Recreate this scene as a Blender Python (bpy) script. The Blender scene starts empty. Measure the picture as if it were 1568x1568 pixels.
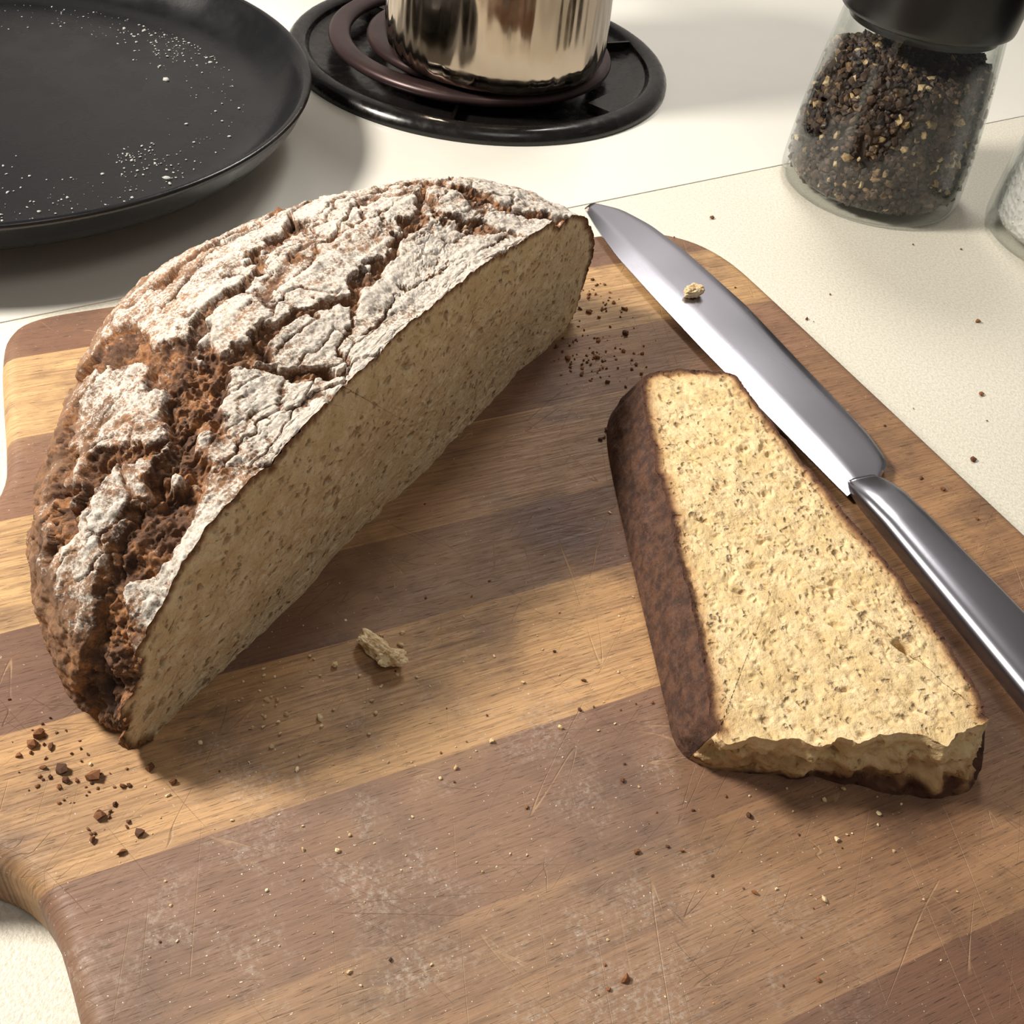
import bpy, bmesh, numpy as np, math
from mathutils import Matrix, Vector
S=0.0065   # metres per design unit
rng=np.random.default_rng(7)
def lin(r,g,b):
    f=lambda c:(c/12.92 if c<=.04045 else ((c+.055)/1.055)**2.4)
    return (f(r/255),f(g/255),f(b/255),1)
# ---------------------------------------------------------------- numpy noise
def _h(i,j,k,seed=0):
    n=(i.astype(np.int64)*374761393+j.astype(np.int64)*668265263+k.astype(np.int64)*2147483647+seed*974711)&0xffffffff
    n=((n^(n>>13))*1274126177)&0xffffffff
    n=((n^(n>>16))*2246822519)&0xffffffff
    n=n^(n>>13)
    return (n&0xffffff)/float(0xffffff)
def vnoise(P,seed=0):
    I=np.floor(P); Fr=P-I; I=I.astype(np.int64); u=Fr*Fr*(3-2*Fr); r=0
    for a in (0,1):
        for b in (0,1):
            for c in (0,1):
                w=(u[:,0] if a else 1-u[:,0])*(u[:,1] if b else 1-u[:,1])*(u[:,2] if c else 1-u[:,2])
                r=r+w*_h(I[:,0]+a,I[:,1]+b,I[:,2]+c,seed)
    return r*2-1
def fbm(P,o=4,seed=0):
    r=0;a=1;t=0
    for k in range(o):
        r=r+a*vnoise(P*(2.03**k)+17.3*k,seed+k); t+=a; a*=.5
    return r/t*1.4
def vor(P,seed=0):
    I=np.floor(P).astype(np.int64); f1=np.full(len(P),9.);f2=f1.copy()
    for a in (-1,0,1):
        for b in (-1,0,1):
            for c in (-1,0,1):
                J=I+np.array([a,b,c])
                Q=np.stack([J[:,0]+_h(J[:,0],J[:,1],J[:,2],seed+1),J[:,1]+_h(J[:,0],J[:,1],J[:,2],seed+2),J[:,2]+_h(J[:,0],J[:,1],J[:,2],seed+3)],1)
                d=np.sqrt(((Q-P)**2).sum(1))
                f2=np.minimum(f2,np.maximum(f1,d)); f1=np.minimum(f1,d)
    return f1,f2
def ss(a,b,x):
    t=np.clip((x-a)/(b-a),0,1); return t*t*(3-2*t)
def dpoly(X,Y,pts):
    d=np.full(len(X),99.)
    for (x0,y0),(x1,y1) in zip(pts[:-1],pts[1:]):
        vx,vy=x1-x0,y1-y0; t=np.clip(((X-x0)*vx+(Y-y0)*vy)/(vx*vx+vy*vy),0,1)
        d=np.minimum(d,np.hypot(X-x0-t*vx,Y-y0-t*vy))
    return d
# ---------------------------------------------------------------- shader helper
class G:
    def __init__(s,name,rough=.5,col=None,metal=0,**kw):
        s.m=bpy.data.materials.new(name); s.m.use_nodes=True; s.nt=s.m.node_tree
        s.b=s.nt.nodes['Principled BSDF']; s.b.inputs['Roughness'].default_value=rough
        s.b.inputs['Metallic'].default_value=metal
        if col: s.b.inputs['Base Color'].default_value=col
        for k,v in kw.items(): s.b.inputs[k.replace('_',' ')].default_value=v
        s._o=None
    def set(s,inp,v):
        if hasattr(v,'is_output'): s.nt.links.new(v,inp)
        else: inp.default_value=v
    def n(s,t,ins=None,**pr):
        nd=s.nt.nodes.new(t)
        for k,v in pr.items(): setattr(nd,k,v)
        for k,v in (ins or {}).items(): s.set(nd.inputs[k],v)
        return nd
    def obj(s):
        if s._o is None:
            tc=s.n('ShaderNodeTexCoord'); s._o=s.map(tc.outputs['Object'],(1/S,)*3)
        return s._o
    def map(s,v,sc=(1,1,1),rot=(0,0,0),loc=(0,0,0)):
        return s.n('ShaderNodeMapping',{'Vector':v,'Scale':sc,'Rotation':rot,'Location':loc}).outputs[0]
    def noise(s,v,sc,det=4,ro=.55,dist=0):
        return s.n('ShaderNodeTexNoise',{'Vector':v,'Scale':sc,'Detail':det,'Roughness':ro,'Distortion':dist}).outputs['Fac']
    def vor(s,v,sc,feature='F1',out='Distance'):
        return s.n('ShaderNodeTexVoronoi',{'Vector':v,'Scale':sc},feature=feature).outputs[out]
    def math(s,op,a,b=0,clamp=False):
        return s.n('ShaderNodeMath',{0:a,1:b},operation=op,use_clamp=clamp).outputs[0]
    def mr(s,v,a,b,c=0,d=1,smooth=True):
        return s.n('ShaderNodeMapRange',{'Value':v,'From Min':a,'From Max':b,'To Min':c,'To Max':d},interpolation_type='SMOOTHSTEP' if smooth else 'LINEAR').outputs[0]
    def mix(s,f,a,b,blend='MIX'):
        nd=s.n('ShaderNodeMix',data_type='RGBA',blend_type=blend)
        s.set(nd.inputs[0],f); s.set(nd.inputs[6],a); s.set(nd.inputs[7],b); return nd.outputs[2]
    def ramp(s,f,stops,interp='LINEAR'):
        nd=s.n('ShaderNodeValToRGB',{'Fac':f}); cr=nd.color_ramp; cr.interpolation=interp
        while len(cr.elements)<len(stops): cr.elements.new(.5)
        for e,(p,c) in zip(cr.elements,stops): e.position=p; e.color=c
        return nd.outputs[0]
    def attr(s,n): return s.n('ShaderNodeAttribute',attribute_name=n).outputs['Fac']
    def bump(s,h,st=.5,d=.1,nrm=None):
        i={'Height':h,'Strength':st,'Distance':d*S}
        if nrm is not None: i['Normal']=nrm
        return s.n('ShaderNodeBump',i).outputs[0]
    def xyz(s,v):
        return s.n('ShaderNodeSeparateXYZ',{0:v}).outputs
    def col(s,c): s.set(s.b.inputs['Base Color'],c)
    def rough(s,c): s.set(s.b.inputs['Roughness'],c)
    def nrm(s,c): s.set(s.b.inputs['Normal'],c)
# ---------------------------------------------------------------- mesh helper
def mk(name,V,F,mats=(),parent=None,loc=(0,0,0),rz=0,smooth=True,mi=None,attrs=None,autos=None):
    me=bpy.data.meshes.new(name)
    V=np.asarray(V,float)*S
    me.from_pydata(V.tolist(),[],F if isinstance(F,list) else F.tolist())
    for m in mats: me.materials.append(m.m if isinstance(m,G) else m)
    if mi is not None: me.polygons.foreach_set('material_index',np.asarray(mi,dtype=np.int32))
    me.polygons.foreach_set('use_smooth',[smooth]*len(me.polygons))
    for k,v in (attrs or {}).items():
        a=me.attributes.new(k,'FLOAT','POINT'); a.data.foreach_set('value',np.asarray(v,dtype=np.float32))
    me.update()
    o=bpy.data.objects.new(name,me); bpy.context.scene.collection.objects.link(o)
    o.location=[c*S for c in loc]; o.rotation_euler=(0,0,rz)
    if parent: o.parent=parent
    if autos is not None:
        bm=bmesh.new(); bm.from_mesh(me); bmesh.ops.recalc_face_normals(bm,faces=bm.faces)
        for e in bm.edges:
            if len(e.link_faces)==2 and e.calc_face_angle(0)>math.radians(autos): e.smooth=False
        bm.to_mesh(me); bm.free()
    return o
def empty(name,loc=(0,0,0)):
    o=bpy.data.objects.new(name,None); o.location=[c*S for c in loc]; o.empty_display_size=.01
    bpy.context.scene.collection.objects.link(o); return o
def gridF(a,b,off=0,wrap=False):
    i=np.arange(a-1)[:,None]; j=np.arange(b if wrap else b-1)[None,:]; j2=(j+1)%b
    q=np.stack([i*b+j,i*b+j2,(i+1)*b+j2,(i+1)*b+j],-1).reshape(-1,4)+off
    return q
def lathe(prof,n=96):
    a=np.linspace(0,2*np.pi,n,endpoint=False); V=[]
    for r,z in prof: V.append(np.stack([r*np.cos(a),r*np.sin(a),np.full(n,z)],1))
    return np.concatenate(V),gridF(len(prof),n,0,True)
def smoothprof(p,it=2):
    p=[np.array(q,float) for q in p]
    for _ in range(it):
        o=[p[0]]
        for a,b in zip(p[:-1],p[1:]): o+=[a*.75+b*.25,a*.25+b*.75]
        o.append(p[-1]); p=o
    return [tuple(q) for q in p]
def chaikin(P,it=2):
    P=np.array(P,float)
    for _ in range(it):
        Q=np.roll(P,-1,0); P=np.stack([P*.75+Q*.25,P*.25+Q*.75],1).reshape(-1,P.shape[1])
    return P
def resample(P,n,closed=True):
    P=np.asarray(P,float); Q=np.vstack([P,P[:1]]) if closed else P
    d=np.r_[0,np.cumsum(np.sqrt((np.diff(Q,axis=0)**2).sum(1)))]
    t=np.linspace(0,d[-1],n,endpoint=not closed)
    return np.stack([np.interp(t,d,Q[:,k]) for k in range(P.shape[1])],1)
def ico(sub):
    b=bmesh.new(); bmesh.ops.create_icosphere(b,subdivisions=sub,radius=1); b.verts.index_update()
    r=np.array([v.co[:] for v in b.verts]),np.array([[v.index for v in f.verts] for f in b.faces]); b.free(); return r
IV,IF=ico(1)
def pebbles(C,R,jit=.35,flat=1.):
    C=np.asarray(C,float); n=len(C); V=[]
    for c,r in zip(C,R):
        A=rng.normal(size=(3,3)); q,_=np.linalg.qr(A)
        sc=rng.uniform(.55,1.25,3); v=(IV*(1+rng.uniform(-jit,jit,(len(IV),1)))*sc)@q.T*r
        v[:,2]*=flat; V.append(v+c)
    F=(IF[None]+np.arange(n)[:,None,None]*len(IV)).reshape(-1,3)
    return np.concatenate(V),F
# ================================================================= ROOM
counter=G('counter_laminate',.45)
v=counter.obj(); nz=counter.noise(v,.12,3); n2=counter.noise(v,6,3)
c=counter.mix(nz,lin(222,217,203),lin(231,227,215)); c=counter.mix(counter.mr(n2,.35,.7),c,lin(208,203,188))
counter.col(c); counter.nrm(counter.bump(counter.noise(v,9,3),.35,.08))
stove=G('white_enamel',.22); v=stove.obj()
stove.col(stove.mix(stove.noise(v,.1,3),lin(224,222,214),lin(233,231,223)))
V=[(-110,-30,-4),(110,-30,-4),(110,140,-4),(-110,140,-4),(-110,-30,0),(110,-30,0),(110,140,0),(-110,140,0)]
F=[[3,2,1,0],[4,5,6,7],[0,1,5,4],[1,2,6,5],[2,3,7,6],[3,0,4,7]]
mk('kitchen_counter',V,F,[counter],smooth=False)
o=mk('stovetop',[(x,y,z) for z in (0,.07) for x,y in ((-90,-2.9),(98,138.7),(92,139.8),(-90,139.8))],F,[stove],smooth=False)
b=o.modifiers.new('b','BEVEL'); b.width=.065*S; b.segments=4
wallm=G('wall_paint',.7); v=wallm.obj(); wallm.col(wallm.mix(wallm.noise(v,.03,2),lin(140,138,140),lin(178,175,176)))
mk('wall_back',[(x,y,z) for z in (-4,230) for x,y in ((-110,140.2),(110,140.2),(110,143),(-110,143))],F,[wallm],smooth=False)
# ================================================================= BURNERS
enam=G('black_enamel',.2,lin(20,18,18)); v=enam.obj(); enam.rough(enam.mr(enam.noise(v,1.2,4),.3,.7,.14,.34))
coilm=G('coil_metal',.36,lin(70,55,52),.5); v=coilm.obj(); coilm.col(coilm.mix(coilm.noise(v,.5,3),lin(42,37,39),lin(80,58,57)))
chrome=G('steel_clip',.3,lin(70,66,64),1)
def burner(loc,R,turns=3,name='coil_burner'):
    e=empty(name,loc)
    prof=smoothprof([(.01,.05),(R*.3,.05),(R*.6,.07),(R*.8,.1),(R-1.7,.2),(R-1.55,.85),(R-1.1,1.05),(R-.4,.9),(R,.4),(R,.0)],2)
    V,F=lathe(prof,128); mk('drip_bowl',V,F,[enam],e)
    r0,r1=R-3.5,2.6; n=900; th=np.linspace(0,2*np.pi*turns,n); rr=r0+(r1-r0)*th/th[-1]; m=14
    a=np.linspace(0,2*np.pi,m,endpoint=False); th=th+2.2
    px,pz=.84*np.cos(a),np.clip(.5*np.sin(a),-.45,.4)
    V=np.stack([(rr[:,None]+px)*np.cos(th)[:,None],(rr[:,None]+px)*np.sin(th)[:,None],1.25+np.tile(pz,(n,1))],-1).reshape(-1,3)
    F=gridF(n,m,0,True).tolist(); F.append(list(range(m))); F.append([(n-1)*m+k for k in range(m)][::-1])
    mk('coil',V,F,[coilm],e)
    for k in range(3):
        t=k*2*math.pi/3+.5; bx=[]
        for x in (1.5,R-1.6):
            for y in (-.12,.12):
                for z in (.15,.85): bx.append((x*math.cos(t)-y*math.sin(t),x*math.sin(t)+y*math.cos(t),z))
        mk('support_%d'%(k+1),bx,[[0,1,3,2],[4,6,7,5],[0,4,5,1],[2,3,7,6],[0,2,6,4],[1,5,7,3]],[chrome],e,smooth=False)
    t=-.55; bx=[(x*math.cos(t)-y*math.sin(t),x*math.sin(t)+y*math.cos(t),z) for x in (R-3.6,R-1.5) for y in (-1.3,1.3) for z in (.2,.8)]
    mk('terminal',bx,[[0,1,3,2],[4,6,7,5],[0,4,5,1],[2,3,7,6],[0,2,6,4],[1,5,7,3]],[enam],e,smooth=False)
    return e
burner((-7.8,87.1,.07),14.8)
burner((-37,65.5,.07),11.5,2)
# ================================================================= POT
steel=G('polished_steel',.1,lin(172,158,142),1); v=steel.obj()
steel.rough(steel.mr(steel.noise(v,.5,3),.3,.7,.07,.18)); steel.nrm(steel.bump(steel.noise(steel.map(v,(1,1,.12)),.4,2),.5,1.1))
blackp=G('black_plastic',.3,lin(20,19,20)); v=blackp.obj(); blackp.nrm(blackp.bump(blackp.noise(v,8,2),.1,.03))
e=empty('steel_pot',(-6.4,84.1,1.74))
prof=[(.01,0.0),(6.6,0),(7.4,.12),(7.9,.5),(8.15,1.1),(8.25,1.9),(8.2,3.5),(8.1,7),(7.9,12),(7.7,18),(7.7,18.4),(7.95,18.7),(7.95,19),(7.6,19.1),(7.5,19),(7.5,18.2)]
V,F=lathe(prof,128); mk('body',V,F,[steel],e)
V,F=lathe(smoothprof([(7.6,18.9),(7.2,19.4),(5,20.4),(2,20.9),(.01,21)],1),96); mk('lid',V,F,[steel],e)
V,F=lathe(smoothprof([(.8,20.8),(.8,21.8),(1.6,22.2),(1.7,23),(1.2,23.5),(.01,23.6)],1),48); mk('knob',V,F,[blackp],e)
hn=40; tt=np.linspace(0,1,hn); hd=np.array([-.45,.89]); m=16; a=np.linspace(0,2*np.pi,m,endpoint=False)
V=[]
for t in tt:
    r=7.4+17*t; z=15.5+2.2*t; w=1.0+.35*math.sin(math.pi*min(1,t*1.1)); 
    if t<.03 or t>.97: w*=.7
    c0=np.array([hd[0]*r,hd[1]*r,z]); sd=np.array([-hd[1],hd[0],0])
    for x in a: V.append(c0+sd*w*1.1*math.cos(x)+np.array([0,0,w*.6*math.sin(x)]))
F=gridF(hn,m,0,True).tolist()+[list(range(m)),[(hn-1)*m+k for k in range(m)][::-1]]
mk('handle',V,F,[blackp],e)
# ================================================================= FRYING PAN
panm=G('nonstick_coating',.3,lin(20,21,23)); v=panm.obj()
dust=panm.mr(panm.noise(v,.25,4),.55,.78,0,.25)
fine=panm.mr(panm.noise(v,5,4),.55,.75)
panm.col(panm.mix(panm.math('MULTIPLY',dust,fine),panm.mix(panm.noise(v,.15,3),lin(13,14,16),lin(22,23,26)),lin(100,98,95)))
panm.nrm(panm.bump(panm.noise(v,5,3),.12,.05)); panm.rough(panm.mr(panm.noise(v,.3,3),.3,.7,.2,.34))
e=empty('frying_pan',(-36.2,64.1,1.74))
prof=[(.01,0),(15.2,0),(16.8,.06),(17.9,.25),(18.9,.8),(19.6,1.65),(20.0,2.45),(20.12,2.65),(20.05,2.8),(19.85,2.85),(19.6,2.72),(19.2,2.1),(18.5,1.3),(17.7,.75),(16.9,.5),(15.8,.42),(10,.42),(.01,.42)]
V,F=lathe(prof,160); mk('body',V,F,[panm],e)
V=[]
for t in tt:
    r=19.6+26*t; z=2.2+3*t-1.2*t*t; w=1.3+.3*math.sin(math.pi*t)
    if t>.97: w*=.6
    hd2=np.array([-.9,.43]); c0=np.array([hd2[0]*r,hd2[1]*r,z]); sd=np.array([-hd2[1],hd2[0],0])
    for x in a: V.append(c0+sd*w*math.cos(x)+np.array([0,0,w*.5*math.sin(x)]))
mk('handle',V,gridF(hn,m,0,True).tolist()+[list(range(m)),[(hn-1)*m+k for k in range(m)][::-1]],[blackp],e)
flourm=G('flour',.9,lin(172,170,166))
P=[];Rr=[]
for cth,csp,n_ in [(-.9,.35,110),(-.35,.2,40),(.3,.25,40),(.9,.25,80),(1.4,.3,90),(-1.6,.2,20)]:
    for _ in range(n_):
        th=rng.normal(cth,csp); r=15.9-abs(rng.normal(0,2.0))
        P.append((r*math.cos(th),r*math.sin(th),.45)); Rr.append(.03+.09*rng.random()**3+(.12 if rng.random()<.03 else 0))
for cx,cy,n_,sp in [(11.5,-4.5,60,.9),(8,12,70,1.5),(5,-9,30,1.2)]:
    for _ in range(n_):
        q=np.array([cx,cy])+rng.normal(size=2)*sp
        if np.hypot(*q)<15.8: P.append((q[0],q[1],.45)); Rr.append(rng.uniform(.03,.1))
V,F=pebbles(P,Rr,.3,.5); mk('flour_specks',V,F,[flourm],e)
# ================================================================= CUTTING BOARD  (u,v frame rotated 31 deg)
BA=math.radians(31)
outl=[(4,48),(1.4,47.9),(.1,47),(-.4,45),(-.7,42),(-1.0,38.6),(-1.3,36.6),(-2.2,35.2),(-4,34.1),(-8,33.5),(-14,33.2),(-18,32.5),(-20.5,30),(-20.8,27.5),(-20.5,25),(-18,22.6),(-14,22),(-8,21.8),(-5,21.1),(-3.6,20.1),(-2.8,18.9),(-2.4,17.4),(-2.2,14.3),(-2.1,8),(-2,3.5),(-1,1),(1.5,0),(10,0),(30,0),(35,.2),(37.3,1.2),(38.1,3.5),(38.1,12),(38.1,40),(38,43.5),(37,46),(35,47.6),(32,48),(18,48)]
O=resample(chaikin(outl,2),420)
def bdir(P):
    T=np.roll(P,-1,0)-np.roll(P,1,0); T/=np.linalg.norm(T,axis=1)[:,None]; return np.stack([-T[:,1],T[:,0]],1)
area=.5*np.sum(O[:,0]*np.roll(O[:,1],-1)-np.roll(O[:,0],-1)*O[:,1]); N=bdir(O)*(1 if area>0 else -1)
rows=[(.3,0),(.05,.15),(0,.5),(0,2.3),(.08,2.62),(.28,2.87),(.55,2.98),(.75,3.0)]
V=np.concatenate([np.c_[O+N*i,np.full(len(O),z)] for i,z in rows])
F=gridF(len(rows),len(O),0,True).tolist(); L=len(O)
F.append([(len(rows)-1)*L+k for k in range(L)]); F.append(list(range(L))[::-1])
bd=G('board_wood',.6); v=bd.obj(); X,Y,Z=bd.xyz(v)
yw=bd.math('ADD',Y,bd.math('MULTIPLY',bd.math('SUBTRACT',bd.noise(bd.map(v,(.1,.1,1)),1,2),.5),.25))
vv=bd.math('DIVIDE',yw,48.0)
LB=lin(206,168,117);MB=lin(130,94,73);TB=lin(158,120,88);DB=lin(112,78,61);GB=lin(198,154,103)
st=[(0,DB),(6.8/48,TB),(13.3/48,MB),(18.4/48,GB),(24.3/48,DB),(28.65/48,LB),(34.3/48,MB),(38.9/48,LB),(44.6/48,DB)]
base=bd.ramp(vv,st,'CONSTANT')
st3=[(0,TB),(6.8/48,MB),(13.3/48,TB),(18.4/48,MB),(24.3/48,GB),(28.65/48,MB),(34.3/48,TB),(38.9/48,GB),(44.6/48,MB)]
base2=bd.ramp(vv,st3,'CONSTANT')
base=bd.mix(bd.mr(X,21,33,0,.5),base,base2)
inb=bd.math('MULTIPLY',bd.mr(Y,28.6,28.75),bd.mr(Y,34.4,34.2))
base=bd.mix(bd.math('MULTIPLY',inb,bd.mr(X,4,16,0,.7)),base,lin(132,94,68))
st2=[(p,(g,g,g,1)) for p,g in zip([s_[0] for s_ in st],[.1,.7,.35,.9,.2,.6,.4,.8,.3])]
sid=bd.ramp(vv,st2,'CONSTANT')
cmb=bd.n('ShaderNodeCombineXYZ',{0:X,1:Y,2:bd.math('MULTIPLY',sid,40.)}).outputs[0]
g1=bd.noise(bd.map(cmb,(.06,.9,1)),1,4,.6,.6)
g2=bd.noise(bd.map(cmb,(.35,9,1)),1,5,.65,.3)
g3=bd.noise(bd.map(cmb,(.12,2.6,1)),1,3,.6,1.2)
c=bd.mix(bd.mr(g1,.3,.7,0,.45),base,lin(124,90,64))
c=bd.mix(bd.mr(g3,.5,.75,0,.5),c,lin(88,60,46))
c=bd.mix(bd.mr(g2,.42,.66,0,.5),c,lin(100,70,51),'MIX')
c=bd.mix(bd.mr(bd.noise(v,.12,3),.45,.7,0,.25),c,lin(194,156,108))
c=bd.mix(bd.mr(bd.noise(bd.map(v,loc=(4,9,0)),.22,5,.65),.45,.7,0,.6),c,lin(84,60,48))
pores=bd.mr(bd.noise(bd.map(cmb,(1.3,22,1)),1,3,.6),.60,.68)
c=bd.mix(bd.math('MULTIPLY',pores,.7),c,lin(46,29,22))
scr=None
for k,(ro,th) in enumerate([(.35,.012),(1.2,.010),(1.9,.012),(-.5,.010),(.9,.009),(2.4,.009),(.05,.009)]):
    w=bd.map(v,(1,1,1),(0,0,ro),(k*7.3,k*3.1,0))
    w2=bd.map(w,(.025,.5,1)); nn=bd.noise(w2,1,1,.4,.0)
    d=bd.math('ABSOLUTE',bd.math('SUBTRACT',nn,.52)); ln=bd.mr(d,0,th*.16,1,0)
    ln=bd.math('MULTIPLY',ln,bd.mr(bd.noise(v,.2+.05*k,2),.47,.58))
    scr=ln if scr is None else bd.math('MAXIMUM',scr,ln)
scl=bd.mix(bd.mr(bd.noise(v,.3,2),.45,.55),lin(72,48,36),lin(196,162,118))
c=bd.mix(bd.math('MULTIPLY',scr,.35),c,scl)
dx=bd.math('SUBTRACT',X,7.0); dy=bd.math('SUBTRACT',Y,11.0)
rr=bd.math('SQRT',bd.math('ADD',bd.math('MULTIPLY',dx,dx),bd.math('MULTIPLY',dy,dy)))
area_=bd.mr(rr,4,18,1,.0)
fl=bd.math('MULTIPLY',bd.mr(bd.noise(v,.4,5,.65),.44,.68),area_)
fg=bd.mr(bd.noise(v,5,5,.75),.44,.66)
c=bd.mix(bd.math('MULTIPLY',area_,.15),c,lin(170,158,146))
c=bd.mix(bd.math('MULTIPLY',bd.math('MULTIPLY',fl,fg),.5),c,lin(200,190,178))
c=bd.mix(bd.math('MULTIPLY',bd.mr(bd.noise(v,9,2),.70,.74),bd.math('ADD',bd.math('MULTIPLY',area_,.7),.45)),c,lin(225,215,200))
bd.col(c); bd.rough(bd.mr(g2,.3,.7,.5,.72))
hh=bd.math('SUBTRACT',bd.math('MULTIPLY',g2,.6),bd.math('ADD',bd.math('MULTIPLY',scr,.5),bd.math('MULTIPLY',pores,.4)))
bd.nrm(bd.bump(hh,.5,.07))
mk('cutting_board',V,F,[bd],rz=BA,autos=40)
# ================================================================= BREAD MATERIALS
def crumb_mat(name,light,mid,dark,speck,pscale=1.0,hs=.6,nmf=.4):
    g=G(name,.9); v=g.obj()
    wv=g.n('ShaderNodeVectorMath',{0:v,1:g.map(g.n('ShaderNodeTexNoise',{'Vector':v,'Scale':1.6,'Detail':4}).outputs['Color'],(.8,.8,.8))},operation='ADD').outputs[0]
    p1=g.vor(wv,1.15*pscale); p2=g.vor(wv,2.4*pscale); n=g.noise(v,.9*pscale,6,.65); nf=g.noise(v,4.0,5,.75)
    nm=g.noise(g.map(v,loc=(5,1,7)),2.3,5,.7)
    c=g.mix(g.mr(n,.38,.62),mid,light)
    c=g.mix(g.mr(nf,.48,.62,0,.6),c,mid)
    c=g.mix(g.mr(nm,.54,.66,0,nmf),c,dark)
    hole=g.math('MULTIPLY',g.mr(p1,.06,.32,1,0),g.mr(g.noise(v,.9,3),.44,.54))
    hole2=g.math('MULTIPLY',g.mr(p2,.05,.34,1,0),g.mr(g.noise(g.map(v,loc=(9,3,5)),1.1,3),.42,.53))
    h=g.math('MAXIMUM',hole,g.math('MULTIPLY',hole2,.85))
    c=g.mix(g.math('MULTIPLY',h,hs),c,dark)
    sp=g.mr(g.noise(g.map(v,loc=(3,8,1)),2.6,4,.6),.63,.69)
    c=g.mix(g.math('MULTIPLY',sp,.6),c,speck)
    g.hn=g.math('ADD',g.math('MULTIPLY',n,.5),g.math('SUBTRACT',g.math('MULTIPLY',nf,.5),g.math('ADD',h,g.math('MULTIPLY',nm,.6)))); g.c=c
    return g
crumb_l=crumb_mat('loaf_crumb',lin(246,224,184),lin(228,200,156),lin(154,116,76),lin(138,86,48),hs=.7,nmf=.3)
ed=crumb_l.attr('edge'); crumb_l.col(crumb_l.mix(crumb_l.mr(ed,.08,.4,1,0),crumb_l.c,lin(130,88,54)))
crumb_l.nrm(crumb_l.bump(crumb_l.hn,.85,.22))
crumb_s=crumb_mat('slice_crumb',lin(236,211,166),lin(218,190,140),lin(160,126,84),lin(166,112,64),hs=.75,nmf=.42)
ed=crumb_s.attr('edge'); cc=crumb_s.mix(crumb_s.mr(ed,.1,.8,.8,0),crumb_s.c,lin(172,122,72)); cc=crumb_s.mix(crumb_s.mr(ed,.08,.42,1,0),cc,lin(80,48,32))
crumb_s.col(cc); crumb_s.nrm(crumb_s.bump(crumb_s.hn,.75,.2))
# crust
cr=G('floured_crust',.85); v=cr.obj()
A_f=cr.attr('flour'); A_c=cr.attr('crack'); A_t=cr.attr('torn')
n1=cr.noise(v,.5,4); n2=cr.noise(v,3.0,5,.7); n3=cr.noise(v,10,4,.75); n4=cr.noise(v,1.2,4,.65)
base=cr.mix(cr.mr(n1,.35,.65),lin(110,82,61),lin(146,110,81))
base=cr.mix(cr.mr(n2,.45,.7,0,.65),base,lin(76,54,41))
torn=cr.mix(cr.mr(n4,.4,.62),lin(92,62,42),lin(160,110,68)); torn=cr.mix(cr.mr(n3,.42,.68,0,.65),torn,lin(62,42,31))
c=cr.mix(cr.math('MAXIMUM',A_c,A_t),base,torn)
c=cr.mix(cr.mr(A_c,.5,1.,0,.6),c,lin(42,28,21))
m1=cr.math('ADD',A_f,cr.math('ADD',cr.math('MULTIPLY',cr.math('SUBTRACT',n2,.5),1.5),cr.math('MULTIPLY',cr.math('SUBTRACT',n3,.5),1.7)))
m1=cr.math('ADD',m1,cr.math('MULTIPLY',cr.math('SUBTRACT',n4,.5),.9))
mask=cr.mr(m1,.28,.85,0,.84)
c=cr.mix(mask,c,cr.mix(cr.mr(n3,.3,.7),lin(186,177,165),lin(230,225,217)))
cr.col(c); cr.nrm(cr.bump(cr.math('ADD',cr.math('MULTIPLY',n2,.6),cr.math('MULTIPLY',n3,.4)),.65,.11))
# ================================================================= LOAF
A0=np.array([-10.7,19.2]); D=np.array([.393,.92]); D/=np.linalg.norm(D); M=np.array([-D[1],D[0]])
pp=smoothprof([(.93,0),(.975,.06),(1.0,.2),(1.0,.35),(.975,.5),(.93,.62),(.86,.74),(.76,.83),(.62,.905),(.45,.955),(.25,.988),(0.0,1)],3)
pp=resample(np.array([(r*15,z*8) for r,z in pp]),380,False); pr_,pz_=pp[:,0]/15,pp[:,1]/8
NP=800; NR=len(pr_)
phi=np.linspace(0,np.pi,NP)
PH,RR=np.meshgrid(phi,pr_,indexing='ij'); _,ZZ=np.meshgrid(phi,pz_,indexing='ij')
cs,sn=np.cos(PH),np.sin(PH)
s_=15.8+16.0*RR*cs+.9*np.maximum(0,cs)*ss(.1,.5,ZZ)*RR
t_=13.5*RR*sn*(1-.2*np.maximum(0,-cs))
Hh=8.0+1.2*ss(0,5,t_)*(1-.5*ss(5,12,t_))+.35*cs*RR
z_=ZZ*Hh
P=np.stack([s_,t_,z_],-1)
du=np.gradient(P,axis=0); dv=np.gradient(P,axis=1); Nn=np.cross(du,dv); ln=np.linalg.norm(Nn,axis=-1,keepdims=True); Nn/=np.maximum(ln,1e-9)
if Nn[NP//2,NR//2,2]<0: Nn=-Nn
Nn[:,-1]=(0,0,1)
Pf=P.reshape(-1,3); Nf=Nn.reshape(-1,3)
w1=fbm(Pf*.45,2,1)*.7; w2=fbm(Pf*.45+40,2,5)*.7; w3=fbm(Pf*1.6,4,9)*.38; w4=fbm(Pf*1.6+11,4,12)*.38
X=Pf[:,0]+w1+w3; Y=Pf[:,1]+w2+w4
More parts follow.
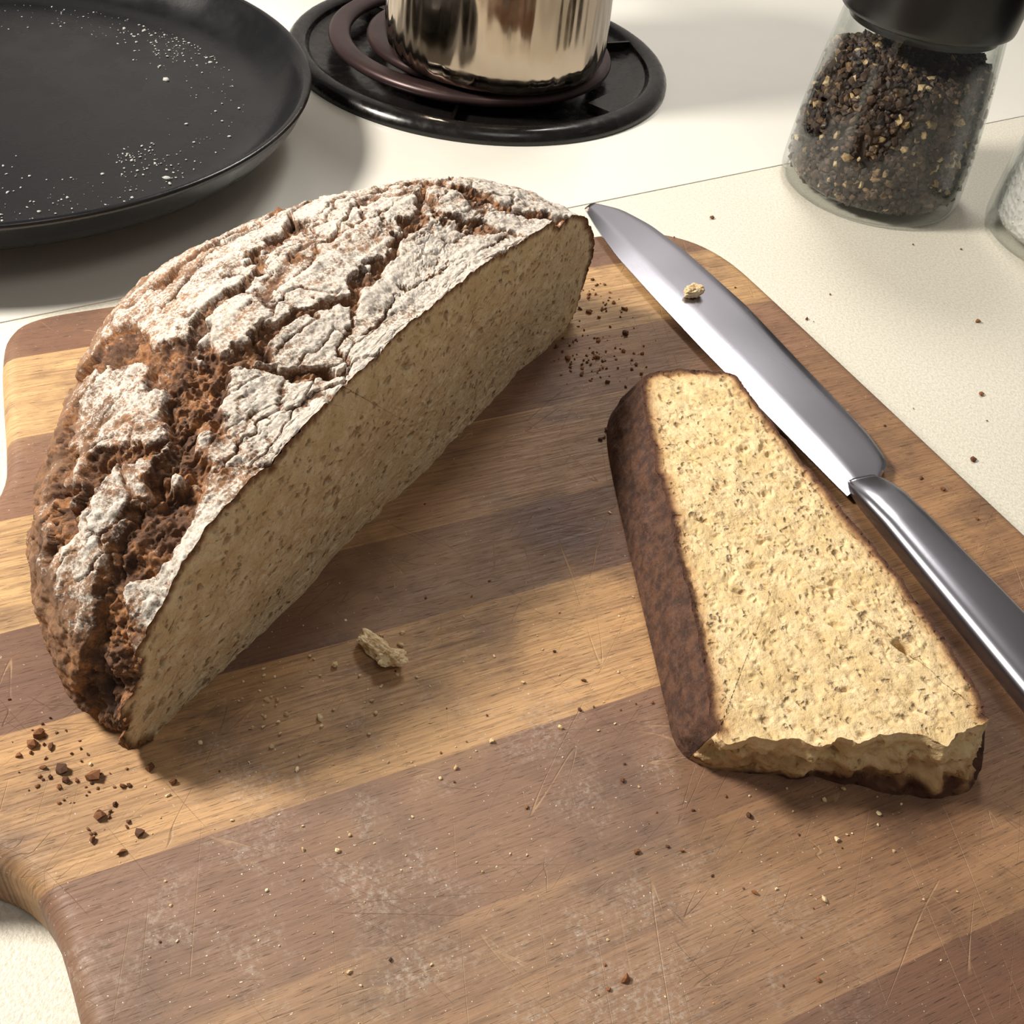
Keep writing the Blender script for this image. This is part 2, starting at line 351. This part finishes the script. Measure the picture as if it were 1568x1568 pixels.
lines=[ # pts, width, depth, torn
 ([(9.4,12.5),(9.4,9.2),(9.2,7.3),(9.2,4.9),(8.4,3.4)],.95,.38,1),
 ([(8.6,3.6),(6.7,2.9),(5.2,2.4),(3.9,1.3),(2.3,1.2),(.2,.9)],1.0,.42,1),
 ([(9.4,5.0),(11.8,5.9),(14.7,6.3),(18,7.3),(24,9.5)],.36,.34,.5),
 ([(19,11.5),(22,8.8),(24.1,6.4),(25.1,3.9),(26.4,1.6),(27.6,-.5)],.7,.33,1),
 ([(22,8.5),(19,9.2),(16,9.8),(13,10)],.35,.3,.6),
 ([(8.8,4.2),(11.1,3.2),(12.8,3.5),(15.2,2.9),(18.7,3.0),(21.9,3.7),(24.6,4.6)],.26,.32,.5),
 ([(15.4,3.0),(13.5,1.6),(11.7,.3)],.11,.25,.1),
 ([(11.7,.0),(11.2,1.6),(10.6,2.9),(9.5,4)],.2,.3,.4),
 ([(8.7,8.5),(5.5,7.4),(3.5,5.6),(2,4)],.35,.28,.6),
 ([(6,3.2),(4.5,4.4),(3,4)],.45,.28,.8),
 ([(22,3.8),(23.5,1.6),(24.5,0)],.2,.28,.5),
 ([(25,5),(28,5.5),(30,6)],.35,.3,.6),
 ([(12,8),(15,8.6),(18,9),(21,10.5)],.2,.25,.3),
 ([(16,5),(19,5.2),(22,6)],.16,.22,.3),
 ([(14,1.2),(17,1.5),(20,1.2)],.08,.16,.1),
]
line=np.zeros(len(Pf)); dep=np.zeros(len(Pf)); torn=np.zeros(len(Pf))
wn=1+.9*fbm(Pf*.9+5,3,21)
for pts,w,dd_,tn in lines:
    d=dpoly(X,Y,pts)/np.maximum(.3,wn); m_=1-ss(.75*w,1.05*w,d); line=np.maximum(line,m_); dep=np.maximum(dep,m_*dd_); torn=np.maximum(torn,(1-ss(.8*w,1.6*w,d))*tn)
q=np.stack([Pf[:,0]*.34+w2*.3+w3*.5,Pf[:,1]*.8+w1*.3+w4*.5,Pf[:,2]*.6],1)
f1,f2=vor(q,3); vc=(1-ss(.0,.07,f2-f1))*ss(-.25,.3,fbm(Pf*.35+3,2,31))
q2=np.stack([Pf[:,0]*.75+w3,Pf[:,1]*1.7+w4,Pf[:,2]*1.4],1); g1,g2=vor(q2,8); vc2=(1-ss(.0,.08,g2-g1))*ss(-.1,.4,fbm(Pf*.45+9,2,37))
front=(1-ss(6.5,10.5,Pf[:,0]+w1))
e1,e2=vor(Pf*3.2+w4[:,None]*1.5,16)
r1=fbm(Pf*1.3+w3[:,None],5,61); r2=fbm(Pf*3.4,4,66)
lump=fbm(Pf*.16,2,41)*.3; mid=fbm(Pf*1.1,3,45)*.09; fine=fbm(Pf*4.5,4,51)*.055
streak=fbm(np.stack([Pf[:,0]*.3+Pf[:,1]*.08,Pf[:,1]*3.0+w1*.8,Pf[:,2]*2.4],1),4,55)
rub=np.clip(line+torn*.4+front*.15,0,1)
disp=lump+mid*(1+front)+fine+streak*.06-dep-vc*.15-vc2*.05+rub*(r1*.36+np.abs(r2)*.26-.08+(.5-e1)*.13)
basefade=ss(0,.9,Pf[:,2]); disp*=.25+.75*basefade
Q=Pf+Nf*disp[:,None]
Q=Q.reshape(NP,NR,3); Q[0,:,1]=0; Q[-1,:,1]=0; Q[...,1]=np.maximum(Q[...,1],0)
Q[:,-1]=Q[:,-2].mean(0); Q[:,-1,1]=0
Q[:,0,2]=0; Q[...,2]=np.maximum(Q[...,2],0.0)
nzv=np.clip(Nf[:,2],0,1)
flour=ss(.25,.9,nzv)*.55+.19-.16*ss(5,11,Pf[:,1])+.18*fbm(Pf*.35+20,3,71)+.28*streak
flour-=.14*front
flour+=.12*ss(4,0,Pf[:,1])*ss(.6,.9,nzv)
flour=flour*(1-.8*np.clip(line*1.1,0,1))*(1-.7*vc)*(1-.4*vc2)-.18*np.clip(torn-line,0,1)
burn=(1-ss(1,6,Pf[:,0]))*(1-ss(2,5,Pf[:,2]))
crack=np.clip(line*(.4-.5*r1)+vc*.9+vc2*.4+burn*.5,0,1)
torn=np.clip(torn+front*.4*ss(-.1,.4,fbm(Pf*.6+2,3,81)),0,1)
# cut face
bl=np.concatenate([Q[0,:,[0,2]].T,Q[-1,::-1,[0,2]].T[1:]])
base=np.stack([np.linspace(bl[-1,0],bl[0,0],90)[1:-1],np.zeros(88)],1); bnd=np.concatenate([bl,base])
cen=np.array([15.8,3.4]); K=150; kk=np.linspace(1,0,K+1)[:-1]
ring=np.concatenate([cen+(bnd-cen)*k for k in kk])
d2=np.full(len(ring),99.); sub=bl[::6]
for i in range(0,len(ring),20000):
    d2[i:i+20000]=np.sqrt(((ring[i:i+20000,None]-sub[None])**2).sum(-1)).min(1)
P3=np.stack([ring[:,0],np.zeros(len(ring)),ring[:,1]],1)
h1,_=vor(P3*1.5+fbm(P3*1.5,2,3)[:,None]*.4,91); h2,_=vor(P3*3.2,95)
pit=-.12*(1-ss(.12,.4,h1))*ss(-.2,.3,fbm(P3*.8,2,97))-.05*(1-ss(.1,.35,h2))+fbm(P3*.35,2,99)*.12+fbm(P3*3,3,101)*.04
pit*=ss(0,.25,d2)
CF=np.stack([ring[:,0],-pit*1.0,ring[:,1]],1)
off=NP*NR; nb=len(bnd)
cv=np.array([[cen[0],-pit[-1],cen[1]]])
ALL=np.concatenate([Q.reshape(-1,3),CF,cv])
F1=gridF(NP,NR); F2=gridF(K,nb,off,True)
last=off+(K-1)*nb; tri=[[last+i,last+(i+1)%nb,off+K*nb] for i in range(nb)]
W=np.zeros_like(ALL); W[:,:2]=A0+ALL[:,:1]*D+ALL[:,1:2]*M; W[:,2]=ALL[:,2]+3.0
org=np.array([-4.5,34,3.]); 
z1=np.zeros(len(CF)+1)
Fl=F1.tolist()+F2.tolist()+tri
mk('bread_loaf',W-org,Fl,[cr,crumb_l],loc=org,mi=[0]*len(F1)+[1]*(len(F2)+len(tri)),
   attrs={'flour':np.r_[flour,z1],'crack':np.r_[crack,z1],'torn':np.r_[torn,z1],'edge':np.r_[np.zeros(off),d2,[3]]})
# ================================================================= SLICE
top=np.array([(4.9,40.7),(5.6,41.0),(7.2,41.5),(8.7,41.7),(9.2,41.0),(10.1,38.9),(12.9,33.4),(15.1,29.2),(16.6,25.2),(16.6,23.6),(14.5,22.6),(11.5,22.2),(8.2,21.4),(7.3,21.9),(7.1,24.5),(6.3,29.6),(5.4,34.5),(4.8,38.8)])
bot=np.array([(3.8,41.0),(4.6,41.8),(6.8,42.2),(8.8,42.3),(9.6,41.4),(10.6,39.0),(13.4,33.6),(15.6,29.4),(17.2,25.0),(17.3,22.8),(14.8,22.1),(11.5,22.4),(8.2,22.0),(6.7,22.5),(6.3,24.8),(5.3,29.8),(4.3,34.8),(3.6,39.0)])
tb=chaikin(np.c_[top,bot],2); tb=resample(tb,760); T,Bt=tb[:,:2],tb[:,2:]
TH=2.6; n=len(T); P3=np.c_[T,np.zeros(n)]
isfront=(T[:,1]<23.2+.12*(T[:,0]-7))&(T[:,0]>7.6)&(T[:,0]<16.5)
jit=fbm(P3*.9,3,111)*.10+np.where(isfront,fbm(P3*1.4,4,113)*.34,fbm(P3*2.5,3,114)*.06)
nT=bdir(T); ar=.5*np.sum(T[:,0]*np.roll(T[:,1],-1)-np.roll(T[:,0],-1)*T[:,1]); nT*=(1 if ar>0 else -1)
T=T+nT*jit[:,None]
rows=30; R_=[]; eS=[]
for k in range(rows):
    f=k/(rows-1); base2=Bt+(T-Bt)*f; z=f*TH
    p3=np.c_[base2,np.full(n,z*1.4)]
    dsp=fbm(p3*1.4,4,121)*.12*math.sin(math.pi*min(1,f*1.0))+(.12*math.sin(math.pi*f))
    dsp=np.where(isfront,(fbm(p3*1.3,5,131)*.55-.2)*math.sin(math.pi*min(.97,f+.08)),dsp)
    R_.append(np.c_[base2-nT*dsp[:,None],np.full(n,z)+(.08*fbm(p3*1.2,3,133) if k==rows-1 else 0)])
    eS.append(np.clip(z*.5+.3*fbm(p3*1.5,3,137)+np.where(base2[:,0]>12,-.05,.12),0,2))
topring=R_[-1]
cenS=np.array([10.4,30.5,TH]); K=190
ks=np.linspace(1,0,K+1)[:-1]
rings=np.concatenate([np.c_[cenS[:2]+(topring[:,:2]-cenS[:2])*k, TH+(topring[:,2]-TH)*max(0,(k-.93)/.07)] for k in ks])
crusted=topring[~isfront][::3,:2]
dE=np.concatenate([np.sqrt(((rings[i:i+8000,None,:2]-crusted[None])**2).sum(-1)).min(1) for i in range(0,len(rings),8000)])
dAll=np.concatenate([np.sqrt(((rings[i:i+8000,None,:2]-topring[None,::4,:2])**2).sum(-1)).min(1) for i in range(0,len(rings),8000)])
P3=rings.copy(); P3[:,2]=0
h1,_=vor(P3*1.3+fbm(P3*1.5,3,3)[:,None]*.5,141); h2,_=vor(P3*2.8+fbm(P3*3,2,4)[:,None]*.3,145)
pit=-.18*(1-ss(.1,.42,h1))*ss(0,.35,fbm(P3*.8,2,147))-.07*(1-ss(.1,.4,h2))+fbm(P3*.3,2,149)*.12+fbm(P3*2.2,4,151)*.06
hd_=np.hypot(P3[:,0]-14.1,P3[:,1]-26.6)+fbm(P3*2,2,152)*.12; pit-=.9*(1-ss(.2,.36,hd_))
pit*=ss(0,.35,dAll)
rings[:,2]+=pit
sides=np.concatenate(R_); offs=len(sides)
F1=gridF(rows,n,0,True); F2=gridF(K,n,offs,True); last=offs+(K-1)*n
tri=[[last+i,last+(i+1)%n,offs+K*n] for i in range(n)]
mi=[]
for k in range(rows-1): mi+= [1 if isfront[i] else 0 for i in range(n)]
mi+=[1]*(len(F2)+len(tri))
sc=G('slice_crust',.8); v=sc.obj(); a1=sc.noise(v,2.0,5,.65); a2=sc.noise(v,7,3,.7)
cc=sc.mix(sc.mr(a1,.35,.65),lin(58,37,30),lin(92,62,46)); cc=sc.mix(sc.mr(a2,.55,.75,0,.5),cc,lin(124,90,66))
sc.col(cc); sc.nrm(sc.bump(a1,.7,.2))
org=np.array([10.4,30.5,3.])
Wv=np.concatenate([sides,rings,[cenS+np.array([0,0,pit[-1]])]]); Wv[:,2]+=3
mk('bread_slice',Wv-org,F1.tolist()+F2.tolist()+tri,[sc,crumb_s],loc=org,mi=mi,
   attrs={'edge':np.r_[np.concatenate(eS),dE,[3]]})
# ================================================================= KNIFE
ks_=G('knife_steel',.27,lin(176,176,186),1); v=ks_.obj()
ks_.rough(ks_.mr(ks_.noise(ks_.map(v,(1,1,1)),.15,1),.3,.7,.24,.28)); ks_.nrm(ks_.bump(ks_.noise(v,.12,1),.2,.3))
e=empty('table_knife',(10,48,3))
Lf=np.array([(1.55,59.2),(2.3,57.2),(3.6,54.3),(5.6,50.8),(8.1,46.6),(11,42.0),(13.9,37.4),(14.2,36.95)])
Rt=np.array([(1.9,59.9),(3.6,59.7),(5.4,58.3),(7.3,56.0),(10.5,51.2),(13.4,45.8),(15.7,41.6),(16.4,39.6),(15.9,38.6)])
n=140; Lc=resample(Lf,n,False); Rc=resample(Rt,n,False); m=17; V=[]
def sm(A,k=5):
    B=A.copy()
    for _ in range(k): B[1:-1]=(B[:-2]+B[1:-1]*2+B[2:])/4
    return B
Lc,Rc=sm(Lc,8),sm(Rc,8)
for i in range(n):
    tt_=i/(n-1)
    for side in (1,-1):
        for j in range(m):
            f=j/(m-1); 
            if side==-1: f=1-f
            p=Lc[i]*(1-f)+Rc[i]*f
            h=.035+.15*min(1,f/.3)*(.7+.5*tt_) if f<.9 else .035+.15*(.7+.5*tt_)*(1-((f-.9)/.1)**2*.6)
            if i==0: h*=.3
            V.append((p[0],p[1],.36+h*side))
V=np.array(V); F=gridF(n,2*m,0,True).tolist()+[list(range(2*m)),[(n-1)*2*m+k for k in range(2*m)][::-1]]
org=np.array([10,48,0.])
mk('blade',V-org,F,[ks_],e,autos=35)
hp=[(0,.75,.2,.45),(.4,.95,.3,.5),(.9,1.05,.42,.55),(1.6,1.12,.52,.6),(3,1.15,.6,.64),(8,1.35,.66,.68),(14,1.55,.7,.72),(19,1.65,.7,.72),(21,1.5,.66,.7),(22.2,1.1,.5,.6),(22.8,.5,.25,.55),(22.95,.05,.03,.55)]
hp=resample(np.array(hp),90,False); st0=np.array([14.95,38.15]); hd3=np.array([.455,-.89]); hd3/=np.linalg.norm(hd3); sd=np.array([-hd3[1],hd3[0]])
m=32; a=np.linspace(0,2*np.pi,m,endpoint=False); V=[]
for s0,w,hh_,zc in hp:
    for x in a:
        cx=np.sign(math.cos(x))*abs(math.cos(x))**.6; cz=np.sign(math.sin(x))*abs(math.sin(x))**.7
        q=st0+hd3*s0+sd*w*cx; V.append((q[0],q[1],max(.02,zc+hh_*cz)))
F=gridF(len(hp),m,0,True).tolist()+[list(range(m)),[(len(hp)-1)*m+k for k in range(m)][::-1]]
mk('handle',np.array(V)-org,F,[ks_],e)
cb=G('cream_crumb',.85); v=cb.obj(); cb.col(cb.mix(cb.mr(cb.noise(v,3,4),.35,.65),lin(194,160,116),lin(240,220,180))); cb.nrm(cb.bump(cb.noise(v,4,4),.6,.1))
br=G('brown_crumb',.85); v=br.obj(); br.col(br.mix(br.n('ShaderNodeNewGeometry').outputs['Random Per Island'],lin(72,44,28),lin(138,90,54)))
def chunk(c,sx,sy,sz,rz,seed):
    v,f=ico(5); nn=fbm(v*1.4+seed,5,seed); n2_=fbm(v*4.5+seed,3,seed+9)
    v=v*(1+.45*nn+.12*n2_)[:,None]*np.array([sx,sy,sz]); cz_,sz_=math.cos(rz),math.sin(rz)
    v=np.c_[v[:,0]*cz_-v[:,1]*sz_,v[:,0]*sz_+v[:,1]*cz_,v[:,2]]; v[:,2]-=v[:,2].min(); return v+np.array(c),f
V,F=chunk((7.7-10,51.1-48,.52),.5,.32,.3,.4,3); mk('stuck_crumb',V,F,[cb],e)
# ================================================================= CRUMBS ON BOARD
cB,sB=math.cos(BA),math.sin(BA)
def scat(lst):
    P=[];R=[]
    for x,y,nn_,sp,r0,r1 in lst:
        for _ in range(nn_):
            q=np.array([x,y])+rng.normal(size=2)*sp; u=q[0]*cB+q[1]*sB; w=-q[0]*sB+q[1]*cB
            rel=q-A0; s=rel@D; t=rel@M
            ul=-2.6 if 21<w<34 else (-1.2 if w<36 else .8)
            if u<ul or u>37.3 or w<1 or w>47.2: continue
            if -.2<s<32.3 and -.2<t<14: continue
            if 9<q[1]<60 and abs((q[0]-15)*.857+(q[1]-38)*.515)<3.0 and q[1]>24: continue
            r=rng.uniform(r0,r1)*(.45+.8*rng.random()**3); P.append((q[0],q[1],3+r*.45)); R.append(r)
    return P,R
Pb,Rb=scat([(-12.3,17.8,90,1.4,.06,.19),(-11.3,16.6,20,.7,.08,.19),(-13.4,21,40,1.,.06,.15),(3.8,51,100,1.6,.06,.2),(2.8,45,110,1.5,.05,.17),(6.6,18.3,20,4,.05,.15),(0,25,20,9,.04,.12),(8,16,20,6,.05,.14),(19.5,42,10,2,.08,.24),(-11,20,20,1.2,.06,.16),(4.0,39,14,.4,.08,.22),(9,56,10,2,.07,.2)])
Pc,Rc_=scat([(-6,22.6,50,1.5,.05,.16),(-4,15.5,80,3,.03,.09),(0,25,50,7,.03,.08),(12,21.2,30,2.2,.05,.14),(1,22,25,3,.04,.12),(8,18,40,5,.03,.09),(-3.7,24.6,8,.7,.08,.16),(-10,17,20,1.5,.04,.1)])
V1,F1=pebbles(Pb,Rb,.35,.8); V2,F2=pebbles(Pc,Rc_,.35,.8)
V3,F3=chunk((-4.05,24.95,3.0),.85,.33,.3,-.55,11); V4,F4=chunk((-3.4,24.5,3.0),.5,.36,.34,.3,21)
V=np.concatenate([V1,V2,V3,V4]); o2=len(V1); o3=o2+len(V2); o4=o3+len(V3)
F=np.concatenate([F1,F2+o2,F3+o3,F4+o4])
mk('bread_crumbs',V,F,[br,cb],smooth=False,mi=[0]*len(F1)+[1]*(len(F2)+len(F3)+len(F4)))
P=[];R=[]
for x,y in [(10.0,66.9),(25.8,58.9),(24.4,51.3),(22.7,45.3),(3,66)]: P.append((x,y,.1));R.append(.15)
for _ in range(14):
    x,y=rng.uniform(8,34),rng.uniform(40,72); u=x*cB+y*sB
    if u>39 or (-x*sB+y*cB)>49.5:
        if np.hypot(x-21.1,y-75.1)>7: P.append((x,y,.06));R.append(rng.uniform(.04,.1))
V,F=pebbles(P,R,.35,.7); mk('loose_crumbs',V,F,[br],smooth=False)
# ================================================================= GRINDERS
glass=G('clear_glass'); nt=glass.nt
lw=glass.n('ShaderNodeLayerWeight',{'Blend':.5}).outputs['Facing']
tint=glass.mix(glass.math('POWER',lw,3.0),(.975,.98,.975,1),(.58,.64,.62,1))
tr=glass.n('ShaderNodeBsdfTransparent',{0:tint}); gl=glass.n('ShaderNodeBsdfGlossy',{'Color':(1,1,1,1),'Roughness':.03})
fr=glass.math('ADD',glass.math('MULTIPLY',glass.math('POWER',lw,3.5),.75),.03)
mx=glass.n('ShaderNodeMixShader',{0:fr,1:tr.outputs[0],2:gl.outputs[0]})
nt.links.new(mx.outputs[0],nt.nodes['Material Output'].inputs['Surface']); nt.nodes.remove(glass.b)
pep=G('peppercorn',.6); rp=pep.n('ShaderNodeNewGeometry').outputs['Random Per Island']
pc=pep.ramp(rp,[(0,lin(34,27,24)),(.45,lin(58,45,39)),(.76,lin(84,65,54)),(.9,lin(118,92,68)),(.96,lin(184,156,112)),(1,lin(214,192,150))]); v=pep.obj()
pep.col(pep.mix(pep.mr(pep.noise(v,4,3),.4,.7,0,.5),pc,lin(30,24,22)))
core=G('pepper_core',.8,lin(30,24,22))
saltm=G('salt_crystal',.35); v=saltm.obj(); saltm.nrm(saltm.bump(saltm.vor(v,2.4),.6,.3)); saltm.col(saltm.mix(saltm.noise(v,1.5,4),lin(180,180,180),lin(225,224,220)))
OUT=[(.01,.15),(4.8,.12),(5.4,.0),(5.9,.1),(6.15,.4),(6.22,.9),(6.18,2),(6.05,4),(5.82,6.5),(5.5,9),(5.22,11),(5.1,11.8)]
INN=[(4.92,11.8),(5.04,11),(5.32,9),(5.64,6.5),(5.87,4),(5.98,2.2),(5.9,1.3),(5.5,.75),(4.8,.6),(.01,.6)]
def rin(z): return np.interp(z,[.6,.75,1.3,2.2,4,6.5,9,11],[4.8,5.5,5.9,5.98,5.87,5.64,5.32,5.04])
def grinder(name,loc,fill,mass):
    e=empty(name,loc)
    V,F=lathe(smoothprof(OUT,1)+smoothprof(INN,1),120); mk('glass_jar',V,F,[glass],e)
    lid=smoothprof([(4.8,11.2),(4.8,11.75),(5.45,11.75),(5.55,12.2),(5.6,14),(5.5,16.5),(5.2,18.5),(4.6,19.5),(3,20),(.01,20.1)],1)
    V,F=lathe(lid,96); mk('grinder_cap',V,F,[blackp],e)
    if mass=='pepper':
        zs=np.linspace(.9,fill,26); prof=[(.01,.9)]+[(rin(z)-.5,z) for z in zs]+[(2.5,fill+.6),(.01,fill+.9)]
        V,F=lathe(prof,48); mk('pepper_core',V,F,[core],e)
        P=[]
        for _ in range(4200):
            th=rng.uniform(0,2*np.pi); z=rng.uniform(.85,fill+.1)
            r=rin(z)-rng.uniform(.18,.46); P.append((r*math.cos(th),r*math.sin(th),z+.35*math.sin(th*2+1)*(z/fill)))
        for _ in range(1500):
            th=rng.uniform(0,2*np.pi); r=(rin(fill)-.35)*math.sqrt(rng.random()); z=fill+.9*(1-r/5.2)+rng.uniform(0,.3)
            P.append((r*math.cos(th),r*math.sin(th),z+.35*math.sin(th*2+1)*(r/5)))
        V,F=pebbles(P,rng.uniform(.15,.34,len(P)),.3); mk('peppercorns',V,F,[pep],e,smooth=False)
    else:
        zs=np.linspace(.8,fill,30); prof=[(.01,.8)]+[(rin(z)-.16,z) for z in zs]+[(2.5,fill+.4),(.01,fill+.5)]
        V,F=lathe(prof,96); mk('salt',V,F,[saltm],e)
        P=[]
        for _ in range(2600):
            th=rng.uniform(0,2*np.pi); z=rng.uniform(.9,fill+.3); r=rin(z)-rng.uniform(.2,.3); P.append((r*math.cos(th),r*math.sin(th),z))
        V,F=pebbles(P,rng.uniform(.08,.15,len(P)),.3); mk('salt_grains',V,F,[saltm],e,smooth=False)
    return e
grinder('pepper_grinder',(21.3,75.1,0),8.6,'pepper')
grinder('salt_grinder',(35.0,71.2,0),8.8,'salt')
# ================================================================= LIGHTS
def area(name,loc,tgt,size,power,col):
    l=bpy.data.lights.new(name,'AREA'); l.shape='DISK'; l.size=size*S; l.energy=power; l.color=col
    o=bpy.data.objects.new(name,l); bpy.context.scene.collection.objects.link(o); o.location=Vector(loc)*S
    o.rotation_euler=(Vector(tgt)-Vector(loc)).to_track_quat('-Z','Y').to_euler(); return o
area('under_cabinet_lamp',(-78,40,76),(8,56,3),24,8.5,(1,.925,.815))
area('back_fill',(10,120,88),(5,60,0),26,2.2,(1,.95,.88))  # added fill from behind, also brightens the wall mirrored in the steel
area('overhead_fill',(60,-40,220),(5,45,0),90,2.6,(1,.94,.86))  # broad added fill from above the camera side, no lamp seen there
w=bpy.data.worlds.new('World'); bpy.context.scene.world=w; w.use_nodes=True
w.node_tree.nodes['Background'].inputs[0].default_value=(1,.94,.86,1); w.node_tree.nodes['Background'].inputs[1].default_value=.14
# ================================================================= CAMERA
p=math.radians(43);r=math.radians(8.5)
fw=Vector((0,math.cos(p),-math.sin(p))); R0=Vector((1,0,0)); U0=Vector((0,math.sin(p),math.cos(p)))
Rv=R0*math.cos(r)+U0*math.sin(r); Uv=U0*math.cos(r)-R0*math.sin(r)
cam=bpy.data.cameras.new('camera'); co=bpy.data.objects.new('camera',cam); bpy.context.scene.collection.objects.link(co)
mw=Matrix.Identity(4)
for i in range(3): mw[i][0]=Rv[i]; mw[i][1]=Uv[i]; mw[i][2]=-fw[i]
mw.translation=Vector((0,0,34*S)); co.matrix_world=mw
cam.sensor_width=36; cam.lens=36*1700/1568; cam.clip_start=.005
bpy.context.scene.camera=co
bpy.context.scene.view_settings.view_transform='Standard'
bpy.context.scene.view_settings.look='None'
